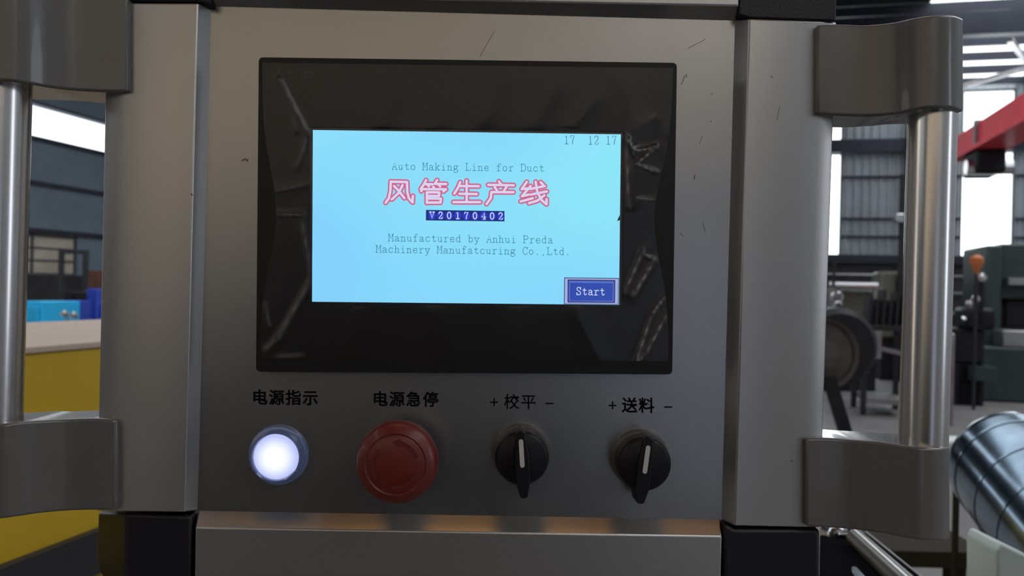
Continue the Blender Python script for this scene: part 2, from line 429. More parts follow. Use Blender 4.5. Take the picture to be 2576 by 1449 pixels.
def handle(top, bot, tube, r, ty):
    h = bpy.data.objects.new('side_handle', None); COL.objects.link(h); h.parent = cab
    t0 = P(tube[0][0], tube[0][1], ty); t1 = P(tube[1][0], tube[1][1], ty)
    for st in (top, bot):
        s_ = sm([list(x) for x in st]); bk = [min(x[3] + .030, .026 - .010 * 0) if i > 6 else .024 for i, x in enumerate(s_)]
        bracket([tuple(x) for x in s_], h, [max(.012, q) for q in bk])
    MB().cyl(t0, t1, r, n=64, caps=True).build('grip_tube', M['tube'], h, smooth=True)
    return h
handle([(2056, 62, 286, -.011), (2110, 60, 290, -.0112), (2180, 62, 292, -.013), (2250, 55, 287, -.019), (2300, 44, 277, -.025), (2345, 38, 271, -.0285), (2395, 37, 272, -.0275), (2424, 46, 282, -.021)],
       [(2028, 1103, 1324, -.011), (2080, 1102, 1328, -.0112), (2150, 1107, 1333, -.013), (2220, 1112, 1342, -.019), (2270, 1120, 1352, -.025), (2315, 1126, 1359, -.0285), (2362, 1128, 1361, -.0275), (2390, 1124, 1356, -.021)],
       [(2349, 180), (2319, 1230)], .0112, -.012)
handle([(321, -6, 230, -.011), (270, -8, 231, -.0112), (190, -12, 227, -.013), (120, -18, 219, -.019), (70, -24, 210, -.025), (25, -30, 204, -.0285), (-28, -32, 204, -.0275), (-62, -26, 210, -.021)],
       [(294, 1056, 1283, -.011), (240, 1052, 1284, -.0112), (170, 1054, 1286, -.013), (100, 1058, 1292, -.019), (45, 1062, 1300, -.025), (0, 1067, 1306, -.0285), (-50, 1069, 1308, -.0275), (-84, 1066, 1302, -.021)],
       [(19, 110), (-10, 1180)], .0112, -.012)

# ------------------------------------------------------------------ lettering tools
GL = {
 'A': '1,0 5,0;2.7,0 8,19 13.3,0;11,0 15.5,0;4.7,7 11.3,7', 'u': '1,12 4,12 4,3 5,1 7,0 9,.7 11.5,3;8.5,12 11.5,12 11.5,0 14.5,0',
 't': '7,16.5 7,3 8,.8 10,0 12,.8 12.8,3;3,12 12,12', 'o': 'E8,6.2,5.2,6.3', 'M': '.5,0 5,0;2.7,0 2.7,19;.5,19 3.6,19 8,5 12.4,19 15.5,19;13.2,19 13.2,0;11,0 15.5,0',
 'a': '3.3,9.5 4,11.5 6,12.5 9,12.5 11,11 11.3,9 11.3,2 12.3,0 14.5,0;11.3,7.5 6.5,6.6 3.5,5.2 2.6,3 3.5,.8 6,-.2 8.5,.7 11.3,3',
 'k': '1,19 4,19 4,0;1.5,0 6.5,0;4,4 11.5,12;9,12 14,12;6.5,6.6 12.3,0;9.5,0 14.5,0', 'i': '4,12 8,12 8,0;4,0 12.5,0;7.4,17 8.6,17',
 'n': '1,12 4,12 4,0;1.5,0 6.5,0;4,9.3 6,11.7 8.5,12.4 11,11 11.6,9 11.6,0;9.5,0 14.3,0',
 'g': 'E7,8.4,4.2,4.1;10,11.4 12,12.6 14.3,12.2;4,5.6 3,4 4,2.8 11,2 13,.4 13.3,-2.6 11,-5 7,-5.7 3.5,-5 2.3,-3 3,-.6 5,2.3',
 'L': '1.5,19 7,19;4,19 4,0;1.5,0 14,0 14,4.5', 'e': '3,6.6 13,6.6 12.5,10 10.5,12 8,12.5 5,11.5 3.3,9 2.8,6 3.5,3 5.5,.7 8.5,0 11.5,.8 13,3',
 'f': '13.7,16.5 12.7,18.5 10.5,19.3 8,18.4 7,16 7,0;3.5,0 11,0;3,12 11.7,12', 'r': '2,12 6,12 6,0;2.5,0 10,0;6,8.5 8,11 10.5,12.5 13,12.3 13.7,10.8',
 'D': '1,19 9,19 12.5,17 14,13 14,6 12.5,2 9,0 1,0;3.5,19 3.5,0', 'c': '12.7,9.3 12,11.3 10,12.5 7.5,12.5 5,11.5 3.3,9 2.8,6 3.5,3 5.5,.7 8.5,0 11.5,.8 13,3',
 'd': '8.5,19 11.5,19 11.5,0 14.5,0;11.5,9.5 9.5,12 7,12.5 4.3,11.3 3,8.5 2.8,6 3.3,3 5,.6 7.5,0 10,1 11.5,3',
 'h': '1,19 4,19 4,0;1.5,0 6.5,0;4,9.3 6,11.7 8.5,12.4 11,11 11.6,9 11.6,0;9.5,0 14.3,0',
 'b': '1,19 4,19 4,0;4,3 6,.8 8.5,0 11,.8 12.7,3 13.3,6 12.7,9 11,11.8 8.5,12.5 6,11.6 4,9', 'y': '1,12 6,12;3,12 8.3,0;9.5,12 14.7,12;13,12 7,-4 5.5,-5.8 3,-5.8',
 'P': '1,0 7,0;3.5,0 3.5,19;1,19 10,19 13,17.5 14,14.5 13,11 10,9.5 3.5,9.5', 'C': '13.5,13.5 13.5,19;13.5,15.5 11.5,18.3 8.5,19.3 5.5,18.3 3,14.5 2.3,9.5 3,4.5 5.5,.8 8.5,-.2 11.5,.5 13.5,4',
 '.': '7,.6 8.4,.6;7,1.4 8.4,1.4', ',': '7,.8 8.4,.8 8.2,-1.5 6.5,-3.7', 'S': '13,13.8 13,19;13,15.5 11,18.5 8,19.3 4.8,18.2 3.3,15.5 4,12.3 8,10 12,7.5 13.3,4.5 12,1.2 8.5,-.2 5,.7 3,4;3,5.5 3,0',
 'V': '.5,19 5.5,19;3,19 8,0 13,19;10.5,19 15.5,19', '0': 'E8,9.5,5.2,9.6', '1': '4.5,16.5 8,19 8,0;4,0 12.5,0',
 '2': '3,14.5 3.5,17.5 6,19.2 9.5,19.2 12.3,17.3 12.8,14 11,10.3 3,0 13,0 13.3,3.5', '4': '10.5,0 10.5,19 2.5,6 14,6;7.5,0 13.5,0', '7': '3,15 3,19 13,19 8.5,8 7.7,0'}
def strokes(text, m, px, py, slope, pitch, sx, sy, w, Y, fat=1.):
    # text laid out left to right from (px, py) on the plane y = Y, each stroke a flat ribbon
    k = Y - CAM.y
    for ci, ch in enumerate(text):
        if ch == ' ': continue
        ox = px + ci * pitch; oy = py + ci * pitch * slope
        for part in GL[ch].split(';'):
            if part[0] == 'E':
                cx, cy, rx, ry = [float(q) for q in part[1:].split(',')]
                pts = [(cx + rx * math.cos(2 * PI * i / 18), cy + ry * math.sin(2 * PI * i / 18)) for i in range(19)]
            else: pts = [tuple(float(q) for q in p.split(',')) for p in part.split()]
            pp = [Vector((ox + x * sx, oy - y * sy + x * sx * slope)) for x, y in pts]
            L, R = [], []
            for i, p in enumerate(pp):
                d = (pp[min(i + 1, len(pp) - 1)] - pp[max(i - 1, 0)]).normalized()
                n = Vector((-d.y, d.x)) * w / 2
                if i == 0: p = p - d * w * .4
                if i == len(pp) - 1: p = p + d * w * .4
                L.append(p + n); R.append(p - n)
            q = len(m.v)
            for a_, b_ in zip(L, R): m.v += [P(a_.x, a_.y, Y), P(b_.x, b_.y, Y)]
            for i in range(len(pp) - 1): m.f.append((q + 2 * i, q + 2 * i + 1, q + 2 * i + 3, q + 2 * i + 2))
    return m
def cjk(text, name, m, parent, px, py, height, pitch, slope, Y, offset=0., sx=1., thick=0.):
    # printed characters from the built-in font, first glyph's left baseline at (px, py)
    vs_, fs_ = [], []
    dg = bpy.context.evaluated_depsgraph_get()
    for i, ch in enumerate(text):
        if ch == ' ': continue
        c = bpy.data.curves.new('glyph', 'FONT'); c.body = ch; c.size = 1.; c.offset = offset; c.extrude = 0; c.resolution_u = 3
        o = bpy.data.objects.new('glyph', c); COL.objects.link(o)
        bpy.context.view_layer.update(); dg = bpy.context.evaluated_depsgraph_get()
        me = bpy.data.meshes.new_from_object(o.evaluated_get(dg))
        k = len(vs_)
        for v in me.vertices:
            x = px + i * pitch + v.co.x * height * sx; y = py + (i * pitch + v.co.x * height * sx) * slope - v.co.y * height
            vs_.append(P(x, y, Y))
        fs_ += [tuple(a_ + k for a_ in p.vertices) for p in me.polygons]
        bpy.data.objects.remove(o); bpy.data.curves.remove(c); bpy.data.meshes.remove(me)
    b_ = MB(); b_.v = vs_; b_.f = fs_
    return b_.build(name, m, parent)

# printing on the plate
YI = -.0002
for txt, px, py in (('电源指示', 633, 1014), ('电源急停', 936, 1018)):
    cjk(txt, 'printed_lettering', M['ink'], plate, px, py, 40, 42.5, .012, YI, .022)
cjk('校平', 'printed_lettering', M['ink'], plate, 1267, 1025, 40, 42.5, .012, YI, .009)
cjk('送料', 'printed_lettering', M['ink'], plate, 1564, 1034, 40, 42.5, .012, YI, .020)
def mark(px, py, plus):
    b_ = MB(); q = lambda x0, y0, x1, y1: b_.add([P(x0, y0, YI), P(x1, y0, YI), P(x1, y1, YI), P(x0, y1, YI)], [(0, 1, 2, 3)])
    q(px - 10, py - 1.7, px + 10, py + 1.7)
    if plus: q(px - 1.7, py - 10, px + 1.7, py - 1.7); q(px - 1.7, py + 1.7, px + 1.7, py + 10)
    b_.build('printed_plus' if plus else 'printed_minus', M['ink'], plate)
mark(1243, 1012, True); mark(1382, 1015, False); mark(1541, 1020, True); mark(1681, 1024, False)
# scuffs on the plate and profiles
sb = MB()
def scr(pts, w, Y=YI):
    for (a_, b_) in zip(pts[:-1], pts[1:]):
        a2, b2 = Vector(a_), Vector(b_); n = (b2 - a2).normalized(); n = Vector((-n.y, n.x)) * w / 2
        sb.add([P(*(a2 + n), Y), P(*(b2 + n), Y), P(*(b2 - n), Y), P(*(a2 - n), Y)], [(0, 1, 2, 3)])
for pts, w in (([(608, 405), (614, 400), (618, 404)], 2.2), ([(616, 399), (624, 402), (620, 406)], 2), ([(1244, 78), (1232, 98), (1214, 130), (1208, 142)], .8), ([(1722, 190), (1718, 204), (1714, 212)], 1.3), ([(1727, 186), (1726, 196)], 1.5),
               ([(1730, 122), (1760, 106), (1775, 98)], .8), ([(1790, 235), (1792, 237)], 2), ([(1788, 304), (1790, 306)], 2), ([(1748, 440), (1746, 452)], 2), ([(1712, 586), (1716, 592), (1720, 594)], 1.2), ([(1760, 360), (1768, 340)], .7),
               ([(1768, 560), (1772, 575), (1775, 582)], .8), ([(1692, 640), (1694, 650)], 1.1)): scr(pts, w)
sb.build('scuff_mark', M['scuff'], plate)['kind'] = 'stuff'
sb = MB()
for pts, w in (([(481, 487), (484, 492)], 4), ([(1962, 268), (1958, 285), (1955, 302)], 1.0), ([(1940, 190), (1944, 196)], 1.0), ([(1990, 1158), (1994, 1161)], 3)): scr(pts, w, YF - .00015)
sb.build('scuff_mark', M['scuff'], cab)['kind'] = 'stuff'

# ------------------------------------------------------------------ touch terminal
YB = -.0075
tp = empty('touch_terminal', P(1172, 930, 0), 'black framed touch screen terminal under a creased clear film, showing a pale blue start page', 'touch screen')
ctl, ctr, cbr, cbl = [Vector(q) for q in ((657, 150), (1697, 164), (1685, 936), (650, 929))]
def bz(s, t):  # bilinear over the bezel in pixels
    a_ = ctl.lerp(ctr, s); b_ = cbl.lerp(cbr, s); return a_.lerp(b_, t)
def rr(c, r, n=5):  # rounded quad in pixels
    out = []
    m_ = len(c)
    for i in range(m_):
        p, a_, b_ = Vector(c[i]), Vector(c[i - 1]), Vector(c[(i + 1) % m_])
        e1 = p + (a_ - p).normalized() * r; e2 = p + (b_ - p).normalized() * r
        for j in range(n + 1):
            t = j / n; out.append(e1 * (1 - t) ** 2 + p * 2 * t * (1 - t) + e2 * t * t)
    return out
quad = [ctl, ctr, cbr, cbl]
cq = (ctl + ctr + cbr + cbl) / 4
def grow(c, k): return [p + Vector((math.copysign(k, (p - cq).x), math.copysign(k, (p - cq).y))) for p in c]
so = [Vector(q) for q in ((774, 318), (1570, 330), (1566, 772), (779, 763))]
outer = rr(grow(quad, -6), 12); outer0 = rr(quad, 16); n_ = len(outer)
inner = rr(so, 3)
bmB = MB()
R0 = [P(p.x, p.y, YB + .0025) for p in outer0]; R1 = [P(p.x, p.y, YB) for p in outer]; R2 = [P(p.x, p.y, YB) for p in inner]
R3 = [P(p.x, p.y, YB + .0018) for p in inner]; Rb = [Vector((p.x, -.0001, p.z)) for p in R0]
bmB.loft([Rb, R0, R1, R2, R3], caps=True)
bmB.build('bezel', M['bezel'], tp)
ss = [(787, 327), (1562, 338), (1557, 767), (785, 759)]
YS = YB + .0012
bo = MB(); si = [Vector(q) for q in ss]
bo.loft([[P(p.x, p.y, YS + .0002) for p in so], [P(p.x, p.y, YS) for p in si]], caps=False)
bo.build('screen_border', M['border'], tp)
scn = MB().hexa([P(x, y, YS) for x, y in ss], [P(x, y, YS + .0004) for x, y in ss]).build('screen', M['screen'], tp)
TS = .0133
def flat(name, m, pts, Y): MB().add([P(x, y, Y) for x, y in pts], [tuple(range(len(pts)))]).build(name, m, scn)
def txt(s, name, m, px, py, pitch, w=1.45, sx=None, sy=.95, Y=YS - .0003, slope=TS):
    b_ = MB(); strokes(s, b_, px, py, slope, pitch, sx or pitch / 16.3, sy, w, Y); return b_.build(name, m, scn)
txt('17', 'date_lettering', M['e_date'], 1418, 362, 14.9, 1.7, sy=1.1)
txt('12', 'date_lettering', M['e_date'], 1478, 363, 14.9, 1.7, sy=1.1)
txt('17', 'date_lettering', M['e_date'], 1523, 363, 14.9, 1.7, sy=1.1)
txt('Auto Making Line for Duct', 'heading_lettering', M['e_text'], 985, 426.5, 15.42)
txt('Manufactured by Anhui Preda', 'maker_lettering', M['e_text'], 976, 606.5, 15.42)
txt('Machinery Manufatcuring Co.,Ltd.', 'maker_lettering', M['e_text'], 945, 635, 15.35)
TITLE = [
 '222,342 217,460 197,560 155,618;222,345 432,350 436,480 456,560 505,615 508,530;375,390 325,490 235,575;265,402 330,470 398,558',
 '680,325 652,378 610,440;665,377 762,379;700,385 716,406;822,325 792,374;805,374 940,376;845,386 862,408;772,412 788,436;632,440 616,468;640,442 938,444 905,472;690,482 690,622;690,482 850,484 846,532 700,530;700,562 872,566 866,616 700,616',
 '1122,352 1095,420 1045,500;1108,402 1362,404;1205,332 1206,606;1112,502 1336,506;1035,610 1380,610',
 '1622,342 1652,380;1485,386 1815,392;1568,414 1598,458;1722,412 1690,460;1527,480 1812,482;1527,480 1517,560 1462,635',
 '1985,348 1918,442 1998,432;2034,402 1922,534 2012,512;1905,602 2062,560;2030,440 2218,402;2036,512 2244,472;2100,346 2120,480 2180,588 2240,638 2241,572;2212,522 2122,592 2012,624;2164,352 2194,382']
def title(name, m, w, Y):
    b_ = MB()
    for g_ in TITLE:
        for part in g_.split(';'):
            pts = [tuple(float(q) for q in p.split(',')) for p in part.split()]
            pts = [Vector((940 + x / 5.152, 390 + y / 5.152)) for x, y in pts]
            for i, p in enumerate(pts):
                b_.add([P(p.x + w / 2 * math.cos(j * PI / 6), p.y + w / 2 * math.sin(j * PI / 6), Y) for j in range(12)], [tuple(range(12))])
                if i:
                    a_ = pts[i - 1]; d = (p - a_).normalized(); n = Vector((-d.y, d.x)) * w / 2
                    b_.add([P(*(a_ + n), Y), P(*(p + n), Y), P(*(p - n), Y), P(*(a_ - n), Y)], [(0, 1, 2, 3)])
    b_.build(name, m, scn)
title('title_outline', M['e_pink'], 13.4, YS - .0002)
title('title_lettering', M['e_title'], 6.0, YS - .0004)
flat('version_band', M['e_navy'], [(1071.5, 528), (1269, 531), (1269, 557), (1071.5, 554.5)], YS - .0002)
b_ = MB()
for i in range(9):
    cx = 1087 + i * 21.6; cy = 541.5 + i * .32
    b_.add([P(cx + 9.6 * math.cos(2 * PI * j / 20), cy + 11.6 * math.sin(2 * PI * j / 20), YS - .00025) for j in range(20)], [tuple(range(20))])
b_.build('version_glow', M['e_glow'], scn)
txt('V20170402', 'version_lettering', M['e_white'], 1080, 549.3, 21.6, 2.5, sx=.84, sy=.85)
flat('button_frame', M['e_btn_line'], [(1419.5, 698), (1557, 699.5), (1556, 766.5), (1418.5, 765)], YS - .00015)
flat('button_frame', M['e_btn_frame'], [(1421.5, 700), (1555.5, 701.5), (1554.5, 765), (1420.5, 763.5)], YS - .0002)
flat('button_edge', M['e_btn_line'], [(1428, 703), (1548, 704.5), (1547, 762), (1427.5, 761)], YS - .00025)
flat('button_highlight', M['e_btn_hi'], [(1431.5, 706.5), (1544.5, 708), (1543.5, 759), (1431, 758)], YS - .0003)
flat('button_face', M['e_btn'], [(1434, 711), (1542, 712.5), (1541, 757), (1433.5, 756)], YS - .00035)
txt('Start', 'button_lettering', M['e_white'], 1448.5, 741.5, 14.9, 2.0, sy=.98, Y=YS - .0005)
# maker's mark on the bezel
YL = YB - .0001
def dia(b_, cx, cy, ang, L=15, w=5.5):
    d = Vector((math.sin(ang), -math.cos(ang))); n = Vector((d.y, -d.x)); c = Vector((cx, cy))
    pts = [c, c + d * L / 2 + n * w, c + d * L, c + d * L / 2 - n * w]
    b_.add([P(p.x, p.y, YL) for p in pts], [(0, 1, 2, 3)])
b_ = MB()
for an in (0, 2 * PI / 3, -2 * PI / 3): dia(b_, 701.5, 186.5, an + .01, 17.5, 5.2)
b_.build('maker_emblem', M['logo'], tp)
def latin(text, name, m, parent, px, py, height, slope, Y, sx=1.):
    c = bpy.data.curves.new('glyph', 'FONT'); c.body = text; c.size = 1.; c.offset = .0; c.resolution_u = 3
    o = bpy.data.objects.new('glyph', c); COL.objects.link(o); bpy.context.view_layer.update()
    me = bpy.data.meshes.new_from_object(o.evaluated_get(bpy.context.evaluated_depsgraph_get()))
    b_ = MB(); b_.v = [P(px + v.co.x * height * sx, py - v.co.y * height + v.co.x * height * sx * slope, Y) for v in me.vertices]; b_.f = [tuple(p.vertices) for p in me.polygons]
    bpy.data.objects.remove(o); return b_.build(name, m, parent)
latin('MITSUBISHI', 'maker_lettering', M['logo'], tp, 723, 186.5, 14, .012, YL, 1.08)
latin('ELECTRIC', 'maker_lettering', M['logo'], tp, 723, 199, 14, .012, YL, 1.08)

# clear film with creases
cre = [((705, 200), (776, 338), 7, 1.3), ((776, 338), (748, 420), 6, .8), ((700, 480), (775, 462), 8, .7), ((700, 540), (760, 540), 5, .9), ((758, 545), (782, 690), 8, .9),
       ((782, 705), (700, 850), 7, 1.3), ((700, 850), (668, 880), 7, 1.1), ((668, 770), (676, 820), 5, .8), ((700, 900), (760, 895), 6, .6), ((745, 330), (735, 290), 5, .5),
       ((1572, 345), (1600, 380), 6, 1.3), ((1600, 380), (1650, 372), 6, 1.2), ((1650, 372), (1600, 413), 5, 1.4), ((1600, 413), (1655, 434), 4, 1.0), ((1598, 395), (1585, 350), 5, 1.),
       ((1575, 360), (1582, 520), 6, 1.0), ((1592, 430), (1600, 520), 10, 1.1), ((1606, 500), (1650, 502), 4, .9), ((1618, 630), (1572, 735), 6, 1.4), ((1644, 660), (1592, 745), 6, 1.5), ((1592, 745), (1600, 735), 5, 1.),
       ((1672, 748), (1640, 790), 5, 1.5), ((1640, 790), (1600, 912), 5, 1.5), ((1678, 790), (1625, 890), 5, 1.4), ((1625, 890), (1600, 912), 5, 1.2), ((1618, 640), (1650, 655), 5, 1.), ((1640, 300), (1600, 330), 14, .6),
       ((1010, 230), (960, 310), 22, .5), ((1120, 220), (1110, 310), 18, .45), ((1260, 200), (1225, 300), 24, .5), ((1400, 220), (1350, 310), 26, .5), ((1500, 250), (1440, 320), 20, .5), ((1560, 200), (1600, 300), 26, .5),
       ((900, 780), (880, 860), 22, .4), ((1100, 790), (1150, 880), 26, .4), ((1300, 785), (1260, 880), 26, .4), ((1450, 790), (1500, 890), 26, .45)]
NX, NY = 300, 220
bmF = MB(); CR = []
def edge_x(t, side):   # film edge pulls in at mid height
    pull = 38 * math.exp(-((t - .50) / .21) ** 2)
    return (3 + pull) if side == 0 else -(4 + pull * 1.08)
for j in range(NY + 1):
    t = j / NY * .955 + .010
    for i in range(NX + 1):
        a_, b2 = bz(0, t), bz(1, t)
        x0 = a_.x + edge_x(t, 0); x1 = b2.x + edge_x(t, 1)
        x = x0 + (x1 - x0) * i / NX; y = a_.y + (b2.y - a_.y) * (x - a_.x) / (b2.x - a_.x)
        h = .00035; cw_ = 0.
        inside = 782 < x < 1566 and 322 < y < 772
        if not inside:
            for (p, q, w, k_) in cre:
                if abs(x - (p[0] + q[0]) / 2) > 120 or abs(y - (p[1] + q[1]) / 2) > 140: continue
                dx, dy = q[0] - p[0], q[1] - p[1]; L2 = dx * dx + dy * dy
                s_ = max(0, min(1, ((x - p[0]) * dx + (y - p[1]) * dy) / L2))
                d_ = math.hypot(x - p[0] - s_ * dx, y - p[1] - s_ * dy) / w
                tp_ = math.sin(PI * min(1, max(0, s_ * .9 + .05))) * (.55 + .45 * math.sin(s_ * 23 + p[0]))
                if w < 9: cw_ = max(cw_, (k_ if x > 1172 else .55 * k_) * tp_ * math.exp(-(d_ * w / 2.6) ** 2) + .10 * k_ * math.exp(-(d_ * w / 9) ** 2))  # strength of the painted highlight, greater on the right half
                if d_ < 4: h += (.00085 if x > 1172 else .00055) * k_ / (1 + d_ ** 2) * max(0, 1 - d_ / 4)
            h += .00002 * (math.sin(x * .05 + y * .03) + math.sin(y * .07 - x * .02))
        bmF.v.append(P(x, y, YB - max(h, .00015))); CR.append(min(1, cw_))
for j in range(NY):
    for i in range(NX):
        q = j * (NX + 1) + i; bmF.f.append((q, q + 1, q + NX + 2, q + NX + 1))
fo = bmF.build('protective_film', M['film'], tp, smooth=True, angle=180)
ca = fo.data.attributes.new('crease_glint', 'FLOAT', 'POINT'); ca.data.foreach_set('value', CR)
fm = MB().add([P(x, y, YB - .0006) for x, y in ((1552, 557), (1556, 548), (1559, 540), (1559.5, 553))], [(0, 1, 2, 3)]).build('film_tear', M['bezel'], tp)

# ------------------------------------------------------------------ lamp, stop button, selector switches
AY = Vector((0, -1, 0))
# pilot lamp
pc = P(702, 1144, 0)
lam = empty('pilot_lamp', pc, 'lit round white pilot lamp in a clear ring below the screen', 'indicator lamp')
ringm = mat('clear_blue_ring_plastic', (.10, .13, .22), .18, .3, 0, coat=.6, emit=(.05, .065, .14), estr=.35)
MB().lathe(pc, AY, [(0, .0150), (.0012, .0150), (.0022, .0144), (.0026, .0130)], 64).build('mounting_ring', ringm, lam, smooth=True)
MB().lathe(pc, AY, [(.0024, .0132), (.0062, .0128), (.0070, .0122), (.0066, .0116), (.0050, .0114)], 64, cap=False).build('lens_rim', ringm, lam, smooth=True)
lm = emis('lamp_lens_white', (.62, .68, 1.0)); nt = lm.node_tree; e = [n for n in nt.nodes if n.type == 'EMISSION'][0]
tc = nt.nodes.new('ShaderNodeTexCoord'); gr = nt.nodes.new('ShaderNodeVectorMath'); gr.operation = 'LENGTH'
nt.links.new(tc.outputs['Object'], gr.inputs[0])
rp = nt.nodes.new('ShaderNodeValToRGB'); rp.color_ramp.elements[0].position = .0; rp.color_ramp.elements[1].position = 1.
rp.color_ramp.elements[0].color = (1.6, 1.6, 1.6, 1); rp.color_ramp.elements[1].color = (.50, .56, .95, 1)
e1 = rp.color_ramp.elements.new(.45); e1.color = (1.0, 1.05, 1.15, 1)
mr = nt.nodes.new('ShaderNodeMapRange'); mr.inputs['From Min'].default_value = .006; mr.inputs['From Max'].default_value = .0125
nt.links.new(gr.outputs['Value'], mr.inputs['Value']); nt.links.new(mr.outputs[0], rp.inputs[0]); nt.links.new(rp.outputs[0], e.inputs[0])
MB().lathe(pc, AY, [(.0030, .0112), (.0055, .0112), (.0066, .0106), (.0073, .0085), (.0077, .0050), (.0078, .001)], 64).build('lens', lm, lam, smooth=True)

# emergency stop
ec = P(1016, 1137, 0)
es = empty('emergency_stop_button', ec, 'large red round mushroom emergency stop button beside the lit lamp', 'stop button')
MB().lathe(ec, AY, [(0, .0150), (.003, .0150), (.0042, .0138), (.0045, .0110)], 64).build('mounting_collar', M['collar'], es, smooth=True)
MB().lathe(ec, AY, [(.0040, .0105), (.016, .0105), (.018, .0125)], 64).build('stem', M['red_plastic'], es, smooth=True)
MB().lathe(ec, AY, [(.0165, .0120), (.0175, .0180), (.0200, .0193), (.0240, .0195), (.0272, .0190), (.0292, .0175), (.0301, .0150), (.0304, .0145), (.0300, .0138), (.0304, .0130), (.0312, .0080), (.0315, .001)], 96).build('mushroom_head', M['red_plastic'], es, smooth=True, angle=50)
for a0 in (.35, 2.45, 4.55):
    b_ = MB(); n2 = 16; base = ec + AY * .0307
    rings = []
    for j in range(n2 + 1):
        an = a0 + 1.35 * j / n2; c_ = Vector((math.cos(an), 0, math.sin(an)))
        w_ = .0009 if j < n2 - 3 else .0018 * (n2 - j) / 3 + .0001
        rings.append([base + c_ * (.0105 - w_), base + c_ * (.0105 + w_), base + c_ * (.0105 + w_) + AY * .0006, base + c_ * (.0105 - w_) + AY * .0006])
    b_.loft(rings).build('release_arrow', M['red_dark'], es)

def selector(cxp, cyp, ang, label, basepx):
    c = P(basepx[0], basepx[1], 0)
    s = empty('selector_switch', c, label, 'rotary switch', 'rotary selector switches')
    MB().lathe(c, AY, [(0, .0146), (.0022, .0146), (.0034, .0138), (.0036, .0120)], 64).build('mounting_ring', M['collar'], s, smooth=True)
    MB().lathe(c, AY, [(.0030, .0118), (.0060, .0118), (.0066, .0132), (.0150, .0131), (.0168, .0126), (.0174, .0115), (.0175, .002)], 64).build('knob', M['black_knob'], s, smooth=True, angle=50)
    d = Vector((math.sin(ang), 0, math.cos(ang))); n = Vector((d.z, 0, -d.x))
    b_ = MB()   # grip bar with a nose at both ends
    out = [(.0130, .0030), (.0142, .0012), (.0142, -.0012), (.0130, -.0030), (0, -.0046), (-.0120, -.0040), (-.0160, -.0029), (-.0180, -.0025), (-.0189, -.0014), (-.0189, .0014), (-.0180, .0025), (-.0160, .0029), (-.0120, .0040), (0, .0046)]
    lo_ = [c + d * a_ + n * w_ + AY * .0075 for a_, w_ in out]
    hi_ = [c + d * (a_ * (.985)) + n * w_ * .8 + AY * .0195 for a_, w_ in out]
    b_.loft([lo_, hi_]).build('grip_bar', M['black_knob'], s, bevel=.0007, seg=2)
    b_ = MB(); m0 = c + d * .0088 + AY * .0196; m1 = c - d * .0026 + AY * .0196
    pts = []
    for j in range(9): an = PI * j / 8; pts.append(m0 + n * .0011 * math.cos(an) + d * .0011 * math.sin(an))
    for j in range(9): an = PI + PI * j / 8; pts.append(m1 + n * .0011 * math.cos(an) + d * .0011 * math.sin(an))
    b_.prism(pts, AY * .0004).build('pointer_line', M['white_mark'], s)
    return s
def toplate(px, py, h): # pixel of the point on the plate straight behind a pixel at height h
    k = (0.42 - h) / 0.42; return (1288 + (px - 1288) * k, 724.5 + (py - 724.5) * k)
selector(1313, 1152, math.radians(-4.5), 'black rotary selector switch with white pointer tipped left, beside the red button', toplate(1313, 1153, .016))
selector(1621, 1166, math.radians(6.5), 'black rotary selector switch with white pointer tipped right, rightmost of the row', toplate(1621, 1168, .016))

# ------------------------------------------------------------------ left: yellow machine and what stands behind it
V1 = -.9
ym = empty('yellow_machine', HW(1.2, V1 - .4, 0), 'yellow machine body with a cream top edge behind the left handle', 'machine')
def zv(px, py, v): return QV(px, py, v)[2]
z_c1 = zv(156, 816, V1); z_c0 = zv(156, 866, V1); z_y0 = zv(125, 1375, V1)
MB().hbox(.15, 3.6, V1 - .49, V1, z_c0 - .010, z_c0).build('top_edge', M['cream'], ym, bevel=.002)
MB().hbox(.15, 3.6, V1 - .48, V1 - .004, z_y0, z_c0 - .010).build('side_panel', M['yellow'], ym)
MB().hbox(.15, 3.6, V1 - .48, V1 + .012, z_y0 - .065, z_y0).build('skirt_rail', M['darksteel'], ym)
MB().hbox(.15, 3.6, V1 - .48, V1 - .004, 0.08, z_y0 - .065).build('lower_panel', M['yellow'], ym)
MB().hbox(.2, 3.5, V1 - .45, V1 - .05, 0, .08).build('base_frame', M['dark'], ym)

def hthing(name, label, cat, mb, m, **k): return tag(mb.build(name, m, **k), label, cat)
def bx(px0, py0, px1, py1, u, d, floor=True): return frontbox(MB(), px0, py0, px1, py1, u, d, floor)
def cabinet(name, label, cat, px0, py0, px1, py1, u, d, m, doors=1, group=None):
    _, v0, z1 = QU(px0, py0, u); _, v1, _ = QU(px1, py1, u)
    e_ = empty(name, HW(u + d / 2, (v0 + v1) / 2, 0), label, cat, group)
    MB().hbox(u, u + d, v0, v1, 0, z1).build('body', m, e_, bevel=.01)
    for i in range(doors):
        a_ = v0 + (v1 - v0) * i / doors; b2 = v0 + (v1 - v0) * (i + 1) / doors
        dr = MB().hbox(u - .02, u, a_ + .02, b2 - .02, .12, z1 - .05).build('door', m, e_, bevel=.004)
        MB().hbox(u - .045, u - .02, b2 - .07, b2 - .05, z1 * .5, z1 * .5 + .12).build('door_handle', M['steel'], dr)
    return e_
cabinet('machine_cabinet', 'bright blue machine cabinet beyond the yellow machine, nearest the handle tube', 'machine cabinet', 58, 757, 104, 820, 6.6, .4, M['blue'])
cabinet('machine_cabinet', 'second bright blue machine cabinet, in the middle of the blue row', 'machine cabinet', 106, 758, 128, 820, 7.2, .4, M['blue'])
cabinet('machine_cabinet', 'narrow blue cabinet with pale fittings at the right of the blue row', 'machine cabinet', 131, 756, 160, 820, 7.8, .4, M['deepblue'])
